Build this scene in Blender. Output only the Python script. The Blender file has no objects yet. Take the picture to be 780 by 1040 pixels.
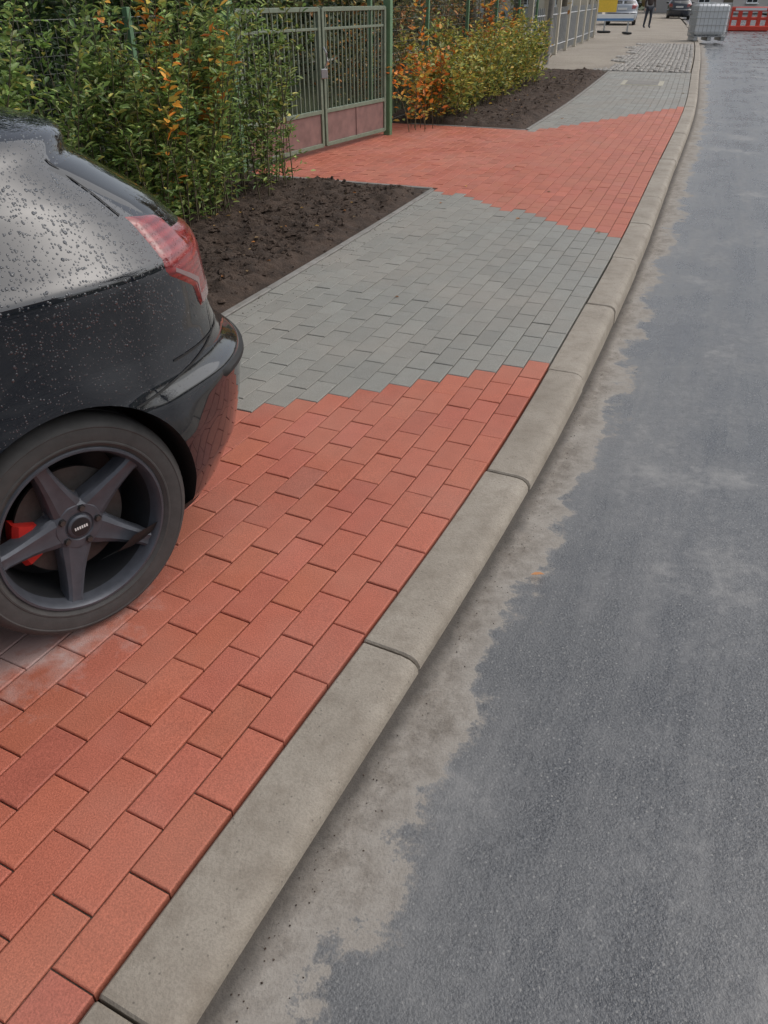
import bpy, bmesh, math, random
import numpy as np
from mathutils import Vector, Matrix, noise as mnoise
random.seed(7); rng=np.random.default_rng(7)
scene=bpy.context.scene
R=math.radians
# ------------------------------------------------------------------ helpers
def link(o):
    scene.collection.objects.link(o); return o
def empty(name,loc=(0,0,0),rz=0):
    e=bpy.data.objects.new(name,None); e.location=loc; e.rotation_euler=(0,0,rz); e.empty_display_size=.2
    return link(e)
class NT:
    def __init__(s,name):
        s.m=bpy.data.materials.new(name); s.m.use_nodes=True; s.t=s.m.node_tree
        s.b=s.t.nodes['Principled BSDF']; s.out=s.t.nodes['Material Output']
    def n(s,typ,**kw):
        nd=s.t.nodes.new(typ)
        for k,v in kw.items():
            if k.startswith('i_'):
                key=k[2:]; key=int(key) if key.isdigit() else key.replace('_',' ')
                nd.inputs[key].default_value=v
            else: setattr(nd,k,v)
        return nd
    def l(s,a,b): s.t.links.new(a,b)
    def coord(s,scale=(1,1,1),kind='Object'):
        tc=s.n('ShaderNodeTexCoord'); mp=s.n('ShaderNodeMapping'); mp.inputs['Scale'].default_value=scale
        s.l(tc.outputs[kind],mp.inputs[0]); return mp.outputs[0]
    def noise(s,co,scale,detail=4,rough=.55):
        nd=s.n('ShaderNodeTexNoise'); nd.inputs['Scale'].default_value=scale; nd.inputs['Detail'].default_value=detail
        nd.inputs['Roughness'].default_value=rough; s.l(co,nd.inputs['Vector']); return nd.outputs['Fac']
    def ramp(s,fac,stops):
        r=s.n('ShaderNodeValToRGB'); e=r.color_ramp.elements
        while len(e)<len(stops): e.new(.5)
        for i,(p,c) in enumerate(stops):
            e[i].position=p; e[i].color=(c,c,c,1) if not hasattr(c,'__len__') else (*c,1)
        s.l(fac,r.inputs[0]); return r.outputs[0]
    def mix(s,fac,a,b,typ='MIX'):
        m=s.n('ShaderNodeMix',data_type='RGBA',blend_type=typ)
        for inp,v in ((m.inputs[0],fac),(m.inputs[6],a),(m.inputs[7],b)):
            if hasattr(v,'links') or isinstance(v,bpy.types.NodeSocket): s.l(v,inp)
            elif hasattr(v,'__len__'): inp.default_value=(*v,1)
            else: inp.default_value=v if inp==m.inputs[0] else (v,v,v,1)
        return m.outputs[2]
    def math(s,op,a,b=0,clamp=False):
        m=s.n('ShaderNodeMath',operation=op,use_clamp=clamp)
        for inp,v in ((m.inputs[0],a),(m.inputs[1],b)):
            if isinstance(v,bpy.types.NodeSocket): s.l(v,inp)
            else: inp.default_value=v
        return m.outputs[0]
    def bump(s,h,dist=.01,strength=1,prev=None):
        b=s.n('ShaderNodeBump'); b.inputs['Distance'].default_value=dist; b.inputs['Strength'].default_value=strength
        s.l(h,b.inputs['Height'])
        if prev is not None: s.l(prev,b.inputs['Normal'])
        return b.outputs[0]
    def set(s,k,v):
        if isinstance(v,bpy.types.NodeSocket): s.l(v,s.b.inputs[k])
        elif hasattr(v,'__len__') : s.b.inputs[k].default_value=(*v,1)
        else: s.b.inputs[k].default_value=v
def plain(name,col,rough=.5,metal=0,nscale=30,var=.25,bump=0,coat=0):
    t=NT(name); co=t.coord(); f=t.noise(co,nscale,3)
    c=t.mix(f,tuple(x*(1-var) for x in col),tuple(min(1,x*(1+var)) for x in col))
    t.set('Base Color',c); t.set('Roughness',rough); t.set('Metallic',metal); t.set('Coat Weight',coat)
    if bump: t.set('Normal',t.bump(f,bump))
    return t.m
class MB:
    def __init__(s): s.v=[]; s.f=[]; s.mi=[]; s.c=[]
    def add(s,vs,fs,mi=0,col=(1,1,1)):
        o=len(s.v); s.v.extend(vs)
        for f in fs: s.f.append([o+i for i in f]); s.mi.append(mi); s.c.append(col)
    def box(s,c,sz,mi=0,rz=0,bev=0,col=(1,1,1)):
        cx,cy,cz=c; a,b,h=sz[0]/2,sz[1]/2,sz[2]/2; ca,sa=math.cos(rz),math.sin(rz)
        def tr(x,y,z): return (cx+x*ca-y*sa,cy+x*sa+y*ca,cz+z)
        if not bev:
            vs=[tr(x,y,z) for z in(-h,h) for x,y in((-a,-b),(a,-b),(a,b),(-a,b))]
            s.add(vs,[(3,2,1,0),(4,5,6,7),(0,1,5,4),(1,2,6,5),(2,3,7,6),(3,0,4,7)],mi,col)
        else:
            e=bev; lv=[(-h,e),(-h+e,0),(h-e,0),(h,e)]; vs=[]
            for z,q in lv:
                A,B=a-q,b-q; k=e*.5
                for x,y in((-A+k,-B),(A-k,-B),(A,-B+k),(A,B-k),(A-k,B),(-A+k,B),(-A,B-k),(-A,-B+k)): vs.append(tr(x,y,z))
            fs=[tuple(range(7,-1,-1)),tuple(range(24,32))]
            for l in range(3):
                for i in range(8): j=(i+1)%8; fs.append((l*8+i,l*8+j,l*8+8+j,l*8+8+i))
            s.add(vs,fs,mi,col)
    def tube(s,pts,rs,n=5,mi=0,cap=True,col=(1,1,1)):
        pts=[Vector(p) for p in pts]; vs=[]
        if not hasattr(rs,'__len__'): rs=[rs]*len(pts)
        for i,p in enumerate(pts):
            d=(pts[min(i+1,len(pts)-1)]-pts[max(i-1,0)]).normalized()
            a=d.orthogonal().normalized() if abs(d.z)>.99 else d.cross(Vector((0,0,1))).normalized()
            b=d.cross(a)
            for k in range(n):
                t=2*math.pi*k/n; vs.append(tuple(p+(a*math.cos(t)+b*math.sin(t))*rs[i]))
        fs=[]
        for i in range(len(pts)-1):
            for k in range(n): j=(k+1)%n; fs.append((i*n+k,i*n+j,(i+1)*n+j,(i+1)*n+k))
        if cap: fs.append(tuple(range(n-1,-1,-1))); fs.append(tuple((len(pts)-1)*n+k for k in range(n)))
        s.add(vs,fs,mi,col)
    def obj(s,name,mats,parent=None,smooth=None,recalc=True):
        me=bpy.data.meshes.new(name); me.from_pydata([tuple(v) for v in s.v],[],s.f)
        for m in mats: me.materials.append(m)
        me.polygons.foreach_set('material_index',s.mi)
        ca=me.color_attributes.new('Col','FLOAT_COLOR','CORNER')
        arr=np.ones((len(me.loops),4),dtype=np.float32)
        cnt=np.array([len(f) for f in s.f]); arr[:,:3]=np.repeat(np.array(s.c,dtype=np.float32),cnt,axis=0)
        ca.data.foreach_set('color',arr.ravel())
        if recalc:
            bm=bmesh.new(); bm.from_mesh(me); bmesh.ops.recalc_face_normals(bm,faces=bm.faces); bm.to_mesh(me); bm.free()
        if smooth is not None:
            me.polygons.foreach_set('use_smooth',[True]*len(me.polygons)); me.set_sharp_from_angle(angle=R(smooth))
        me.update(); o=link(bpy.data.objects.new(name,me))
        if parent: o.parent=parent
        return o
# ------------------------------------------------------------------ street axis (inner kerb line)
ctrl=[(-3.15,-4.75),(-1.83,-2.05),(-.511,.651),(-.054,1.554),(.383,2.45),(.764,3.376),(1.693,5.659),(2.749,8.42),(4.72,13.58),(6.82,19.6),(9.18,26.4),(12.0,34.9),(17,51),(25,78),(37,120)]
pts=[]
for i in range(1,len(ctrl)-2):
    p0,p1,p2,p3=[np.array(ctrl[j]) for j in (i-1,i,i+1,i+2)]
    m=max(4,int(np.linalg.norm(p2-p1)/.1))
    for k in range(m):
        t=k/m; pts.append(.5*((2*p1)+(p2-p0)*t+(2*p0-5*p1+4*p2-p3)*t*t+(3*p1-p0-3*p2+p3)*t**3))
pts=np.array(pts)
d=np.r_[0,np.cumsum(np.linalg.norm(np.diff(pts,axis=0),axis=1))]
SS=np.arange(0,d[-1],.1); PX=np.interp(SS,d,pts[:,0]); PY=np.interp(SS,d,pts[:,1])
def sm(a,k):
    p=np.r_[2*a[0]-a[k:0:-1],a,2*a[-1]-a[-2:-k-2:-1]]; return np.convolve(p,np.ones(2*k+1)/(2*k+1),'valid')
PX=sm(sm(PX,6),6); PY=sm(sm(PY,6),6)
i0=np.argmin((PX+.511)**2+(PY-.651)**2); SS=SS-SS[i0]
TX=np.gradient(PX,SS); TY=np.gradient(PY,SS); q=np.hypot(TX,TY); TX/=q; TY/=q
TX=sm(TX,5);TY=sm(TY,5)
def ST(s,t,z=0.):
    sc=min(max(s,SS[0]),SS[-1]); x=np.interp(sc,SS,PX); y=np.interp(sc,SS,PY); tx=np.interp(sc,SS,TX); ty=np.interp(sc,SS,TY)
    e=s-sc
    return (float(x+tx*e+ty*t),float(y+ty*e-tx*t),z)
def ang(s):
    return math.atan2(np.interp(s,SS,TY),np.interp(s,SS,TX))
def strip(name,svals,tvals,zf,mat,parent=None,smooth=True):
    vs=[];uv=[]
    for s in svals:
        tl=tvals(s) if callable(tvals) else tvals
        for t in tl:
            p=ST(s,t); z=zf(s,t,p) if callable(zf) else zf
            vs.append((p[0],p[1],z)); uv.append((s,t))
    n=len(tl); fs=[]
    for i in range(len(svals)-1):
        for j in range(n-1): fs.append((i*n+j,i*n+j+1,(i+1)*n+j+1,(i+1)*n+j))
    me=bpy.data.meshes.new(name); me.from_pydata(vs,[],fs); me.materials.append(mat)
    ul=me.uv_layers.new(name='st'); ua=np.array(uv)
    idx=np.zeros(len(me.loops),dtype=np.int32); me.loops.foreach_get('vertex_index',idx)
    ul.data.foreach_set('uv',ua[idx].astype(np.float32).ravel())
    if smooth: me.polygons.foreach_set('use_smooth',[True]*len(me.polygons))
    me.update(); o=link(bpy.data.objects.new(name,me))
    bm=bmesh.new(); bm.from_mesh(me); bmesh.ops.recalc_face_normals(bm,faces=bm.faces)
    if sum(f.normal.z for f in bm.faces)<0: bmesh.ops.reverse_faces(bm,faces=bm.faces)
    bm.to_mesh(me); bm.free()
    return o
# ------------------------------------------------------------------ materials
def m_brick():
    t=NT('concrete_pavers'); co=t.coord()
    at=t.n('ShaderNodeVertexColor',layer_name='Col')
    f=t.noise(co,1.3,4,.6); g=t.noise(co,240,1,.7); h=t.noise(co,14,3,.65)
    c=t.mix(t.ramp(g,[(.3,.0),(.72,1.)]),t.mix(1,at.outputs[0],(.86,.85,.84),'MULTIPLY'),t.mix(1,at.outputs[0],(1.26,1.26,1.26),'MULTIPLY'))
    c=t.mix(t.ramp(h,[(.35,0),(.7,.30)]),c,t.mix(1,c,(.72,.70,.69),'MULTIPLY'))
    c=t.mix(t.ramp(f,[(.42,0),(.72,.20)]),c,(.44,.36,.30))
    # pale cement dust trodden around where the car parks
    sp=t.n('ShaderNodeSeparateXYZ'); t.l(co,sp.inputs[0])
    dx=t.math('SUBTRACT',sp.outputs[0],-1.14); dy=t.math('SUBTRACT',sp.outputs[1],1.68)
    d2=t.math('SQRT',t.math('ADD',t.math('MULTIPLY',dx,dx),t.math('MULTIPLY',dy,dy)))
    d2=t.math('ADD',d2,t.math('MULTIPLY',h,.5))
    c=t.mix(t.ramp(d2,[(.52,.75),(.60,.35),(.72,0)]),c,(.52,.40,.37))
    t.set('Base Color',c); t.set('Roughness',t.ramp(f,[(.35,.5),(.6,.75)])); t.set('Specular IOR Level',.38)
    t.set('Normal',t.bump(g,.0011,1.)); return t.m
def m_asphalt():
    t=NT('damp_asphalt'); co=t.coord()
    uv=t.n('ShaderNodeUVMap',uv_map='st'); sp=t.n('ShaderNodeSeparateXYZ'); t.l(uv.outputs[0],sp.inputs[0])
    mp=t.n('ShaderNodeMapping'); mp.inputs['Scale'].default_value=(.3,3.2,1); t.l(uv.outputs[0],mp.inputs[0])
    streak=t.noise(mp.outputs[0],2.0,4,.7); big=t.noise(co,1.25,5,.72); grain=t.noise(co,170,1,.8); mid=t.noise(co,26,4,.75)
    vor=t.n('ShaderNodeTexVoronoi'); vor.inputs['Scale'].default_value=85; t.l(co,vor.inputs['Vector'])
    base=t.mix(t.ramp(grain,[(.34,0),(.68,1)]),(.036,.040,.047),(.108,.113,.12))
    cell=t.n('ShaderNodeSeparateColor'); t.l(vor.outputs['Color'],cell.inputs[0])
    spk=t.math('MULTIPLY',t.ramp(vor.outputs['Distance'],[(.14,1),(.28,0)]),t.ramp(cell.outputs[0],[(.55,0),(.85,1)]))
    base=t.mix(t.math('MULTIPLY',spk,.6),base,(.34,.33,.31))
    mixf=t.math('ADD',t.math('MULTIPLY',streak,.45),t.math('MULTIPLY',big,.55))
    dust=t.ramp(mixf,[(.44,.0),(.60,.80)])
    c=t.mix(t.math('MULTIPLY',dust,t.ramp(mid,[(.3,.35),(.62,1)])),base,t.mix(mid,(.15,.153,.157),(.275,.27,.26)))
    c=t.mix(t.ramp(big,[(.57,0),(.65,.4)]),c,(.31,.30,.285))
    # dried silt along the kerb
    e=t.noise(co,2.1,2,.55); e2=t.noise(co,9,5,.75)
    tt=t.math('ADD',sp.outputs[1],t.math('ADD',t.math('MULTIPLY',t.math('SUBTRACT',e,.5),-.42),t.math('MULTIPLY',t.math('SUBTRACT',e2,.5),-.34)))
    silt=t.ramp(tt,[(.338,1),(.350,.35),(.375,0)]); soft=t.ramp(t.math('ADD',tt,t.math('MULTIPLY',mid,.3)),[(.46,.6),(.9,0)])
    c=t.mix(t.math('MULTIPLY',soft,.5),c,(.27,.262,.245))
    sc=t.mix(t.ramp(mid,[(.3,0),(.7,1)]),(.20,.17,.138),(.35,.315,.27))
    sc=t.mix(t.ramp(e2,[(.45,0),(.65,.55)]),sc,(.155,.133,.11))
    sc=t.mix(t.ramp(grain,[(.52,0),(.68,.5)]),sc,(.12,.105,.09))
    sc=t.mix(t.ramp(tt,[(.22,0),(.335,.55)]),sc,(.38,.35,.31))
    c=t.mix(silt,c,sc)
    wet=t.ramp(t.math('ADD',sp.outputs[1],t.math('MULTIPLY',t.math('SUBTRACT',e2,.5),.08)),[(.19,.85),(.232,0)])
    c=t.mix(wet,c,(.055,.047,.04))
    t.set('Base Color',c)
    ro=t.mix(silt,t.ramp(mixf,[(.43,.20),(.60,.50)]),(.85,.85,.85)); t.set('Roughness',ro)
    t.set('Normal',t.bump(t.math('ADD',grain,t.math('MULTIPLY',mid,1.2)),.0028,.55)); return t.m
def m_concrete(name,a,b,stain=(.12,.10,.08)):
    t=NT(name); co=t.coord(); f=t.noise(co,2.4,4,.7); g=t.noise(co,170,1,.75); h=t.noise(co,13,4,.72)
    c=t.mix(t.ramp(f,[(.3,0),(.7,1)]),a,b); c=t.mix(t.ramp(g,[(.35,.28),(.6,0)]),c,tuple(x*.6 for x in a))
    c=t.mix(t.ramp(h,[(.47,0),(.72,.5)]),c,stain)
    v=t.n('ShaderNodeTexVoronoi'); v.inputs['Scale'].default_value=60; t.l(co,v.inputs['Vector'])
    cs=t.n('ShaderNodeSeparateColor'); t.l(v.outputs['Color'],cs.inputs[0])
    pit=t.math('MULTIPLY',t.ramp(v.outputs['Distance'],[(.08,1),(.18,0)]),t.ramp(cs.outputs[0],[(.6,0),(.7,1)])); c=t.mix(t.math('MULTIPLY',pit,.6),c,(.07,.06,.05))
    t.set('Base Color',c); t.set('Roughness',.78); t.set('Normal',t.bump(g,.0016,.9)); return t.m
def m_soil():
    t=NT('dark_topsoil'); co=t.coord(); f=t.noise(co,9,4,.7); g=t.noise(co,90,3,.8)
    c=t.mix(t.ramp(f,[(.3,0),(.7,1)]),(.030,.019,.013),(.098,.064,.045)); c=t.mix(t.ramp(g,[(.55,0),(.7,.55)]),c,(.19,.135,.10))
    t.set('Base Color',c); t.set('Roughness',.95); t.set('Normal',t.bump(g,.015,1)); return t.m
def m_ground(name,a,b,c3):
    t=NT(name); co=t.coord(); f=t.noise(co,.6,3,.65); g=t.noise(co,30,3,.75)
    c=t.mix(t.ramp(f,[(.35,0),(.65,1)]),a,b); c=t.mix(t.ramp(g,[(.4,0),(.7,.7)]),c,c3)
    t.set('Base Color',c); t.set('Roughness',.95); t.set('Normal',t.bump(g,.03)); return t.m
def m_leaf():
    t=NT('leaf'); at=t.n('ShaderNodeVertexColor',layer_name='Col')
    df=t.n('ShaderNodeBsdfDiffuse'); t.l(at.outputs[0],df.inputs[0])
    tr=t.n('ShaderNodeBsdfTranslucent'); t.l(at.outputs[0],tr.inputs[0])
    mx=t.n('ShaderNodeMixShader'); mx.inputs[0].default_value=.28
    t.l(df.outputs[0],mx.inputs[1]); t.l(tr.outputs[0],mx.inputs[2])
    gl=t.n('ShaderNodeBsdfGlossy'); gl.inputs['Roughness'].default_value=.4; gl.inputs['Color'].default_value=(1,1,1,1)
    m2=t.n('ShaderNodeMixShader'); m2.inputs[0].default_value=.035; t.l(mx.outputs[0],m2.inputs[1]); t.l(gl.outputs[0],m2.inputs[2])
    t.l(m2.outputs[0],t.out.inputs[0]); return t.m
def m_paint(name,col,drops=True,rough=.045):
    t=NT(name); co=t.coord(); 
    t.set('Roughness',rough); t.set('Coat Weight',.8); t.set('Coat Roughness',.02); t.set('Specular IOR Level',.45)
    f=t.noise(co,2.2,3,.6)
    c=t.mix(t.ramp(f,[(.4,0.0),(.75,.06)]),col,(.15,.155,.165))
    if drops:
        sp=t.n('ShaderNodeSeparateXYZ'); t.l(co,sp.inputs[0])
        zf=t.ramp(sp.outputs[2],[(.55,.30),(1.0,1.)])
        nb=None
        for sc_,k in((150,.60),(80,.46)):
            v=t.n('ShaderNodeTexVoronoi'); v.inputs['Scale'].default_value=sc_; t.l(co,v.inputs['Vector'])
            cs=t.n('ShaderNodeSeparateColor'); t.l(v.outputs['Color'],cs.inputs[0])
            rad=t.math('MULTIPLY',t.math('POWER',cs.outputs[0],1.6 if sc_>100 else 3.2),k)
            dd=t.math('SUBTRACT',t.math('MULTIPLY',rad,zf),v.outputs['Distance'])
            dome=t.math('SQRT',t.math('MAXIMUM',dd,0))
            c=t.mix(t.ramp(dd,[(.0,0),(.05,.08)]),c,(.35,.37,.4))
            nb=t.bump(dome,.0022 if sc_>100 else .0038,.95,nb)
        t.set('Normal',nb); t.l(nb,t.b.inputs['Coat Normal'])
    t.set('Base Color',c); return t.m
M={}
M['brick']=m_brick(); M['asphalt']=m_asphalt()
M['kerb']=m_concrete('kerb_concrete',(.265,.228,.182),(.39,.345,.285),(.175,.14,.105))
M['edging']=m_concrete('edging_concrete',(.20,.19,.17),(.31,.295,.27))
M['soil']=m_soil()
M['joint']=m_ground('joint_sand',(.10,.083,.066),(.15,.128,.10),(.06,.05,.04))
M['grass']=m_ground('grass_turf',(.045,.065,.02),(.08,.085,.03),(.02,.03,.01))
M['sand']=m_ground('sandy_ground',(.36,.31,.25),(.27,.23,.185),(.42,.38,.32))
M['leaf']=m_leaf()
M['bark']=plain('bark',(.10,.085,.06),.9,0,25,.4,.01)
M['twig']=plain('twig',(.11,.09,.05),.85,0,40,.35)
# ------------------------------------------------------------------ ground
gm=MB(); gm.add([(-400,-400,-.3),(400,-400,-.3),(400,400,-.3),(-400,400,-.3)],[(0,1,2,3)])
gm.obj('ground',[M['grass']],recalc=False)
def road_z(s):
    k=min(1,max(0,(s-1.6)/2.2)); k=k*k*(3-2*k); return -.045-.055*k
srange=list(np.arange(-4,12,.25))+list(np.arange(12,120,1.))
strip('road',srange,[.17,.2,.3,.45,.8,1.5,3,5,8],lambda s,t,p: road_z(s)+(.012*min(1,max(0,(t-.2)/.6))),M['asphalt'])
strip('verge',srange,[8.25,9,12,20,45],lambda s,t,p:.0,M['grass'])
def land_z(s,t,p): return -.035+(.02*mnoise.noise(Vector((p[0]*.8,p[1]*.8,0))) if t<-3.6 else 0)
strip('garden_lawn',list(np.arange(-4,34,1.)),[-30,-22,-15,-10,-7,-5,-4.2,-3.6,-1.8],land_z,M['grass'])
strip('sandy_verge',list(np.arange(20.55,110,.8)),[-9.5,-6,-3.6,-2,-1,-.01],lambda s,t,p:-.012+.02*mnoise.noise(Vector((p[0],p[1],3))),M['sand'])
strip('paving_bed',list(np.arange(-4,21,.4)),[-1.8,-1,-.3,-.0],-.009,M['joint'])
strip('driveway_bed',list(np.arange(-4,1.61,.4)),[-9,-5,-1.79],-.0105,M['joint'])
strip('gateway_bed',list(np.arange(6.5,10.8,.4)),[-3.9,-2.5,-1.79],-.0105,M['joint'])
# ------------------------------------------------------------------ kerb (1 m stones)
kb=MB(); prof=[(.011,-.2),(.011,-.005),(.016,0),(.13,-.001),(.152,-.005),(.168,-.015),(.177,-.03),(.186,-.2)]
for kk in range(-4,56):
    L=1.0; s0=kk*L+.003; s1=(kk+1)*L-.003; dz=random.uniform(-.003,.003); dt=random.uniform(-.003,.003)
    sl=[s0,s0+.005,s0+.25,s0+.5,s1-.25,s1-.005,s1]; vs=[]
    for i,s in enumerate(sl):
        ee=.005 if i in(0,6) else 0
        for (t,z) in prof: vs.append(ST(s,t+dt-(ee if t>.1 else 0),z+dz-(ee if z>-.1 else 0)))
    n=len(prof); fs=[]
    for i in range(6):
        for j in range(n-1): fs.append((i*n+j,i*n+j+1,(i+1)*n+j+1,(i+1)*n+j))
    fs.append(tuple(range(n))); fs.append(tuple(6*n+j for j in range(n-1,-1,-1)))
    kb.add(vs,fs)
kb.obj('concrete_kerb',[M['kerb']],smooth=35)
# ------------------------------------------------------------------ pavers
RED=(.445,.132,.082); GREY=(.250,.246,.220)
def paver_col(s,t):
    if t>-1.8:
        if s<3.10+1.06*t: return RED
        if s<5.48-.648*t: return GREY
        if s<13.95+2.05*t: return RED
        return GREY
    return RED
pb=MB()
PW,PL=.1035,.2045
def paver(s,t,L=PL):
    g=.0018; a=L/2-g; b=PW/2-g; ch=.0030; dz=random.gauss(0,.0008)
    c=paver_col(s,t); base=np.array(c)
    if c is RED:
        base=base*random.gauss(1,.045)*np.array([1,random.uniform(.97,1.04),random.uniform(.96,1.04)])
        if random.random()<.02: base=base*.85+np.array([.24,.15,.12])*.18
    else: base=base*random.gauss(1,.042)
    base=np.clip(base,.02,.8)
    sk=random.gauss(0,.0006); tx,ty=random.gauss(0,.005),random.gauss(0,.007)
    vs=[]
    for z,e in((-.03,0),(-ch,0),(-.0007,ch*.6),(0,ch*1.3)):
        for ds,dt in((-a+e,-b+e),(a-e,-b+e),(a-e,b-e),(-a+e,b-e)):
            p=ST(s+ds+sk,t+dt); vs.append((p[0],p[1],z+dz+tx*ds+ty*dt))
    fs=[(12,13,14,15)]
    for l in range(3):
        for i in range(4): j=(i+1)%4; fs.append((l*4+i,l*4+j,l*4+4+j,l*4+4+i))
    pb.add(vs,fs,0,tuple(base))
def rows(i0,i1,a,b):
    for i in range(i0,i1):
        t=-(i+.5)*PW+.004; off=(i%2)*PL/2
        k=math.floor((a-off)/PL)
        while k*PL+off<b:
            x0=max(a,k*PL+off); x1=min(b,k*PL+off+PL); k+=1
            if x1-x0<.035: continue
            paver((x0+x1)/2,t,x1-x0)
rows(0,17,-2.8,20.5)
rows(17,64,-2.8,1.395)
rows(17,36,6.70,10.525)
pv=pb.obj('paved_footpath',[M['brick']],recalc=True)
sb=MB(); p=ST(17.7,-.88,0); sb.box((p[0],p[1],-.017),(1.0,.80,.05),0,ang(17.7),.006); sb.box((p[0],p[1],-.011),(.84,.62,.05),1,ang(17.7),.005)
sb.obj('manhole_cover',[plain('pale_frame_concrete',(.42,.39,.31),.8),M['edging']],smooth=30)
eb=MB()
def edging(path,w=.05,z=.003,L=1.0):
    for (s0,t0),(s1,t1) in zip(path[:-1],path[1:]):
        ln=math.hypot(s1-s0,t1-t0); n=max(1,round(ln/L))
        for k in range(n):
            a=k/n;b=(k+1)/n; A=Vector(ST(s0+(s1-s0)*a,t0+(t1-t0)*a)); B=Vector(ST(s0+(s1-s0)*b,t0+(t1-t0)*b))
            c=(A+B)/2; dr=B-A; eb.box((c.x,c.y,z-.08+random.uniform(-.002,.002)),(dr.length-.004,w,.16),0,math.atan2(dr.y,dr.x),.005)
edging([(1.5,-1.788),(6.62,-1.788)],.045); edging([(10.6,-1.788),(20.5,-1.788)],.045)
edging([(6.67,-1.80),(6.67,-3.55)]); edging([(10.56,-1.80),(10.56,-3.4)]); edging([(1.43,-1.80),(1.43,-6.6)])
eb.obj('edging_stones',[M['edging']],smooth=30)
# ------------------------------------------------------------------ soil beds
def soilz(s,t,p,s0,s1,tin):
    v=Vector((p[0],p[1],0)); h=.040*mnoise.noise(v*2.5)+.032*mnoise.noise(v*9)+.020*mnoise.noise(v*24)+.013*mnoise.noise(v*60)
    e=min(1,max(0,min(s-s0,s1-s,(-t)-tin)/.16)); return -.016+(.045+h)*e-.006*(1-e)
ss1=list(np.arange(1.48,6.645,.028)); ts1=list(np.arange(-3.9,-1.81,.028))
strip('soil_bed',ss1,ts1,lambda s,t,p:soilz(s,t,p,1.48,6.64,1.815),M['soil'])
ss2=list(np.arange(10.6,20.5,.045)); ts2=list(np.arange(-3.9,-1.81,.045))
strip('soil_bed',ss2,ts2,lambda s,t,p:soilz(s,t,p,10.6,20.5,1.815),M['soil'])
cl=MB()
OCT=[(1,0,0),(-1,0,0),(0,1,0),(0,-1,0),(0,0,1),(0,0,-1)]; OF=[(0,2,4),(2,1,4),(1,3,4),(3,0,4),(2,0,5),(1,2,5),(3,1,5),(0,3,5)]
def clod(x,y,z,r):
    a=random.random()*6.28; ca,sa=math.cos(a),math.sin(a); vs=[]
    for v in OCT:
        q=r*random.uniform(.6,1.3); vs.append((x+(v[0]*ca-v[1]*sa)*q,y+(v[0]*sa+v[1]*ca)*q,z+v[2]*q*.7))
    cl.add(vs,OF)
for (a,b,n) in((1.5,6.62,3600),(10.65,20.4,2000)):
    for _ in range(n):
        s=random.uniform(a,b); t=-random.triangular(1.83,3.5,2.2); p=ST(s,t); z=soilz(s,t,p,a,b,1.815)
        clod(p[0],p[1],z+.003,random.choice([.006,.008,.01,.013,.02]) if random.random()<.95 else .03)
for _ in range(600):
    s=random.uniform(-1,9); t=.19+abs(random.gauss(0,.05)); p=ST(s,t); clod(p[0],p[1],road_z(s)+.002,random.uniform(.001,.0026))
for _ in range(260):
    s=random.uniform(1.6,6.5); t=-1.76+abs(random.gauss(0,.09)); p=ST(s,t); clod(p[0],p[1],.001,random.uniform(.0015,.005))
cl.obj('soil_clods',[M['soil']],smooth=60)
# ------------------------------------------------------------------ foliage
class Leaves:
    def __init__(s): s.c=[];s.d=[];s.n=[];s.L=[];s.W=[];s.col=[]
    def add(s,c,d,n,L,W,col): s.c.append(c);s.d.append(d);s.n.append(n);s.L.append(L);s.W.append(W);s.col.append(col)
    def build(s,name,mat,parent=None):
        c=np.concatenate(s.c);d=np.concatenate(s.d);n=np.concatenate(s.n);L=np.concatenate(s.L)[:,None];W=np.concatenate(s.W)[:,None];col=np.concatenate(s.col)
        d/=np.linalg.norm(d,axis=1)[:,None]+1e-9; side=np.cross(d,n); side/=np.linalg.norm(side,axis=1)[:,None]+1e-9; up=np.cross(side,d)
        N=len(c); v=np.empty((N,6,3))
        v[:,0]=c; v[:,1]=c+d*L*.35-side*W*.5+up*W*.15; v[:,2]=c+d*L*.72-side*W*.36+up*W*.08
        v[:,3]=c+d*L-up*L*.12; v[:,4]=c+d*L*.72+side*W*.36+up*W*.08; v[:,5]=c+d*L*.35+side*W*.5+up*W*.15
        v=v.reshape(-1,3)
        f=np.empty((N,2,4),dtype=np.int32); b=np.arange(N)[:,None]*6
        f[:,0]=b+np.array([0,1,2,3]); f[:,1]=b+np.array([0,3,4,5]); f=f.reshape(-1,4)
        me=bpy.data.meshes.new(name); me.vertices.add(len(v)); me.vertices.foreach_set('co',v.astype(np.float32).ravel())
        me.loops.add(f.size); me.loops.foreach_set('vertex_index',f.ravel())
        me.polygons.add(len(f)); me.polygons.foreach_set('loop_start',np.arange(len(f),dtype=np.int32)*4); me.polygons.foreach_set('loop_total',np.full(len(f),4,dtype=np.int32))
        me.update(calc_edges=True); me.validate()
        ca=me.color_attributes.new('Col','FLOAT_COLOR','CORNER'); arr=np.ones((N,8,4),dtype=np.float32); arr[:,:,:3]=col[:,None,:]
        ca.data.foreach_set('color',arr.ravel()); me.materials.append(mat)
        o=link(bpy.data.objects.new(name,me)); 
        if parent: o.parent=parent
        return o
def pal(n,cols,w=None,var=.25):
    cols=np.array(cols); i=rng.choice(len(cols),n,p=w); c=cols[i]*(1+rng.normal(0,var,(n,1))); return np.clip(c,.004,.9)
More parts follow.
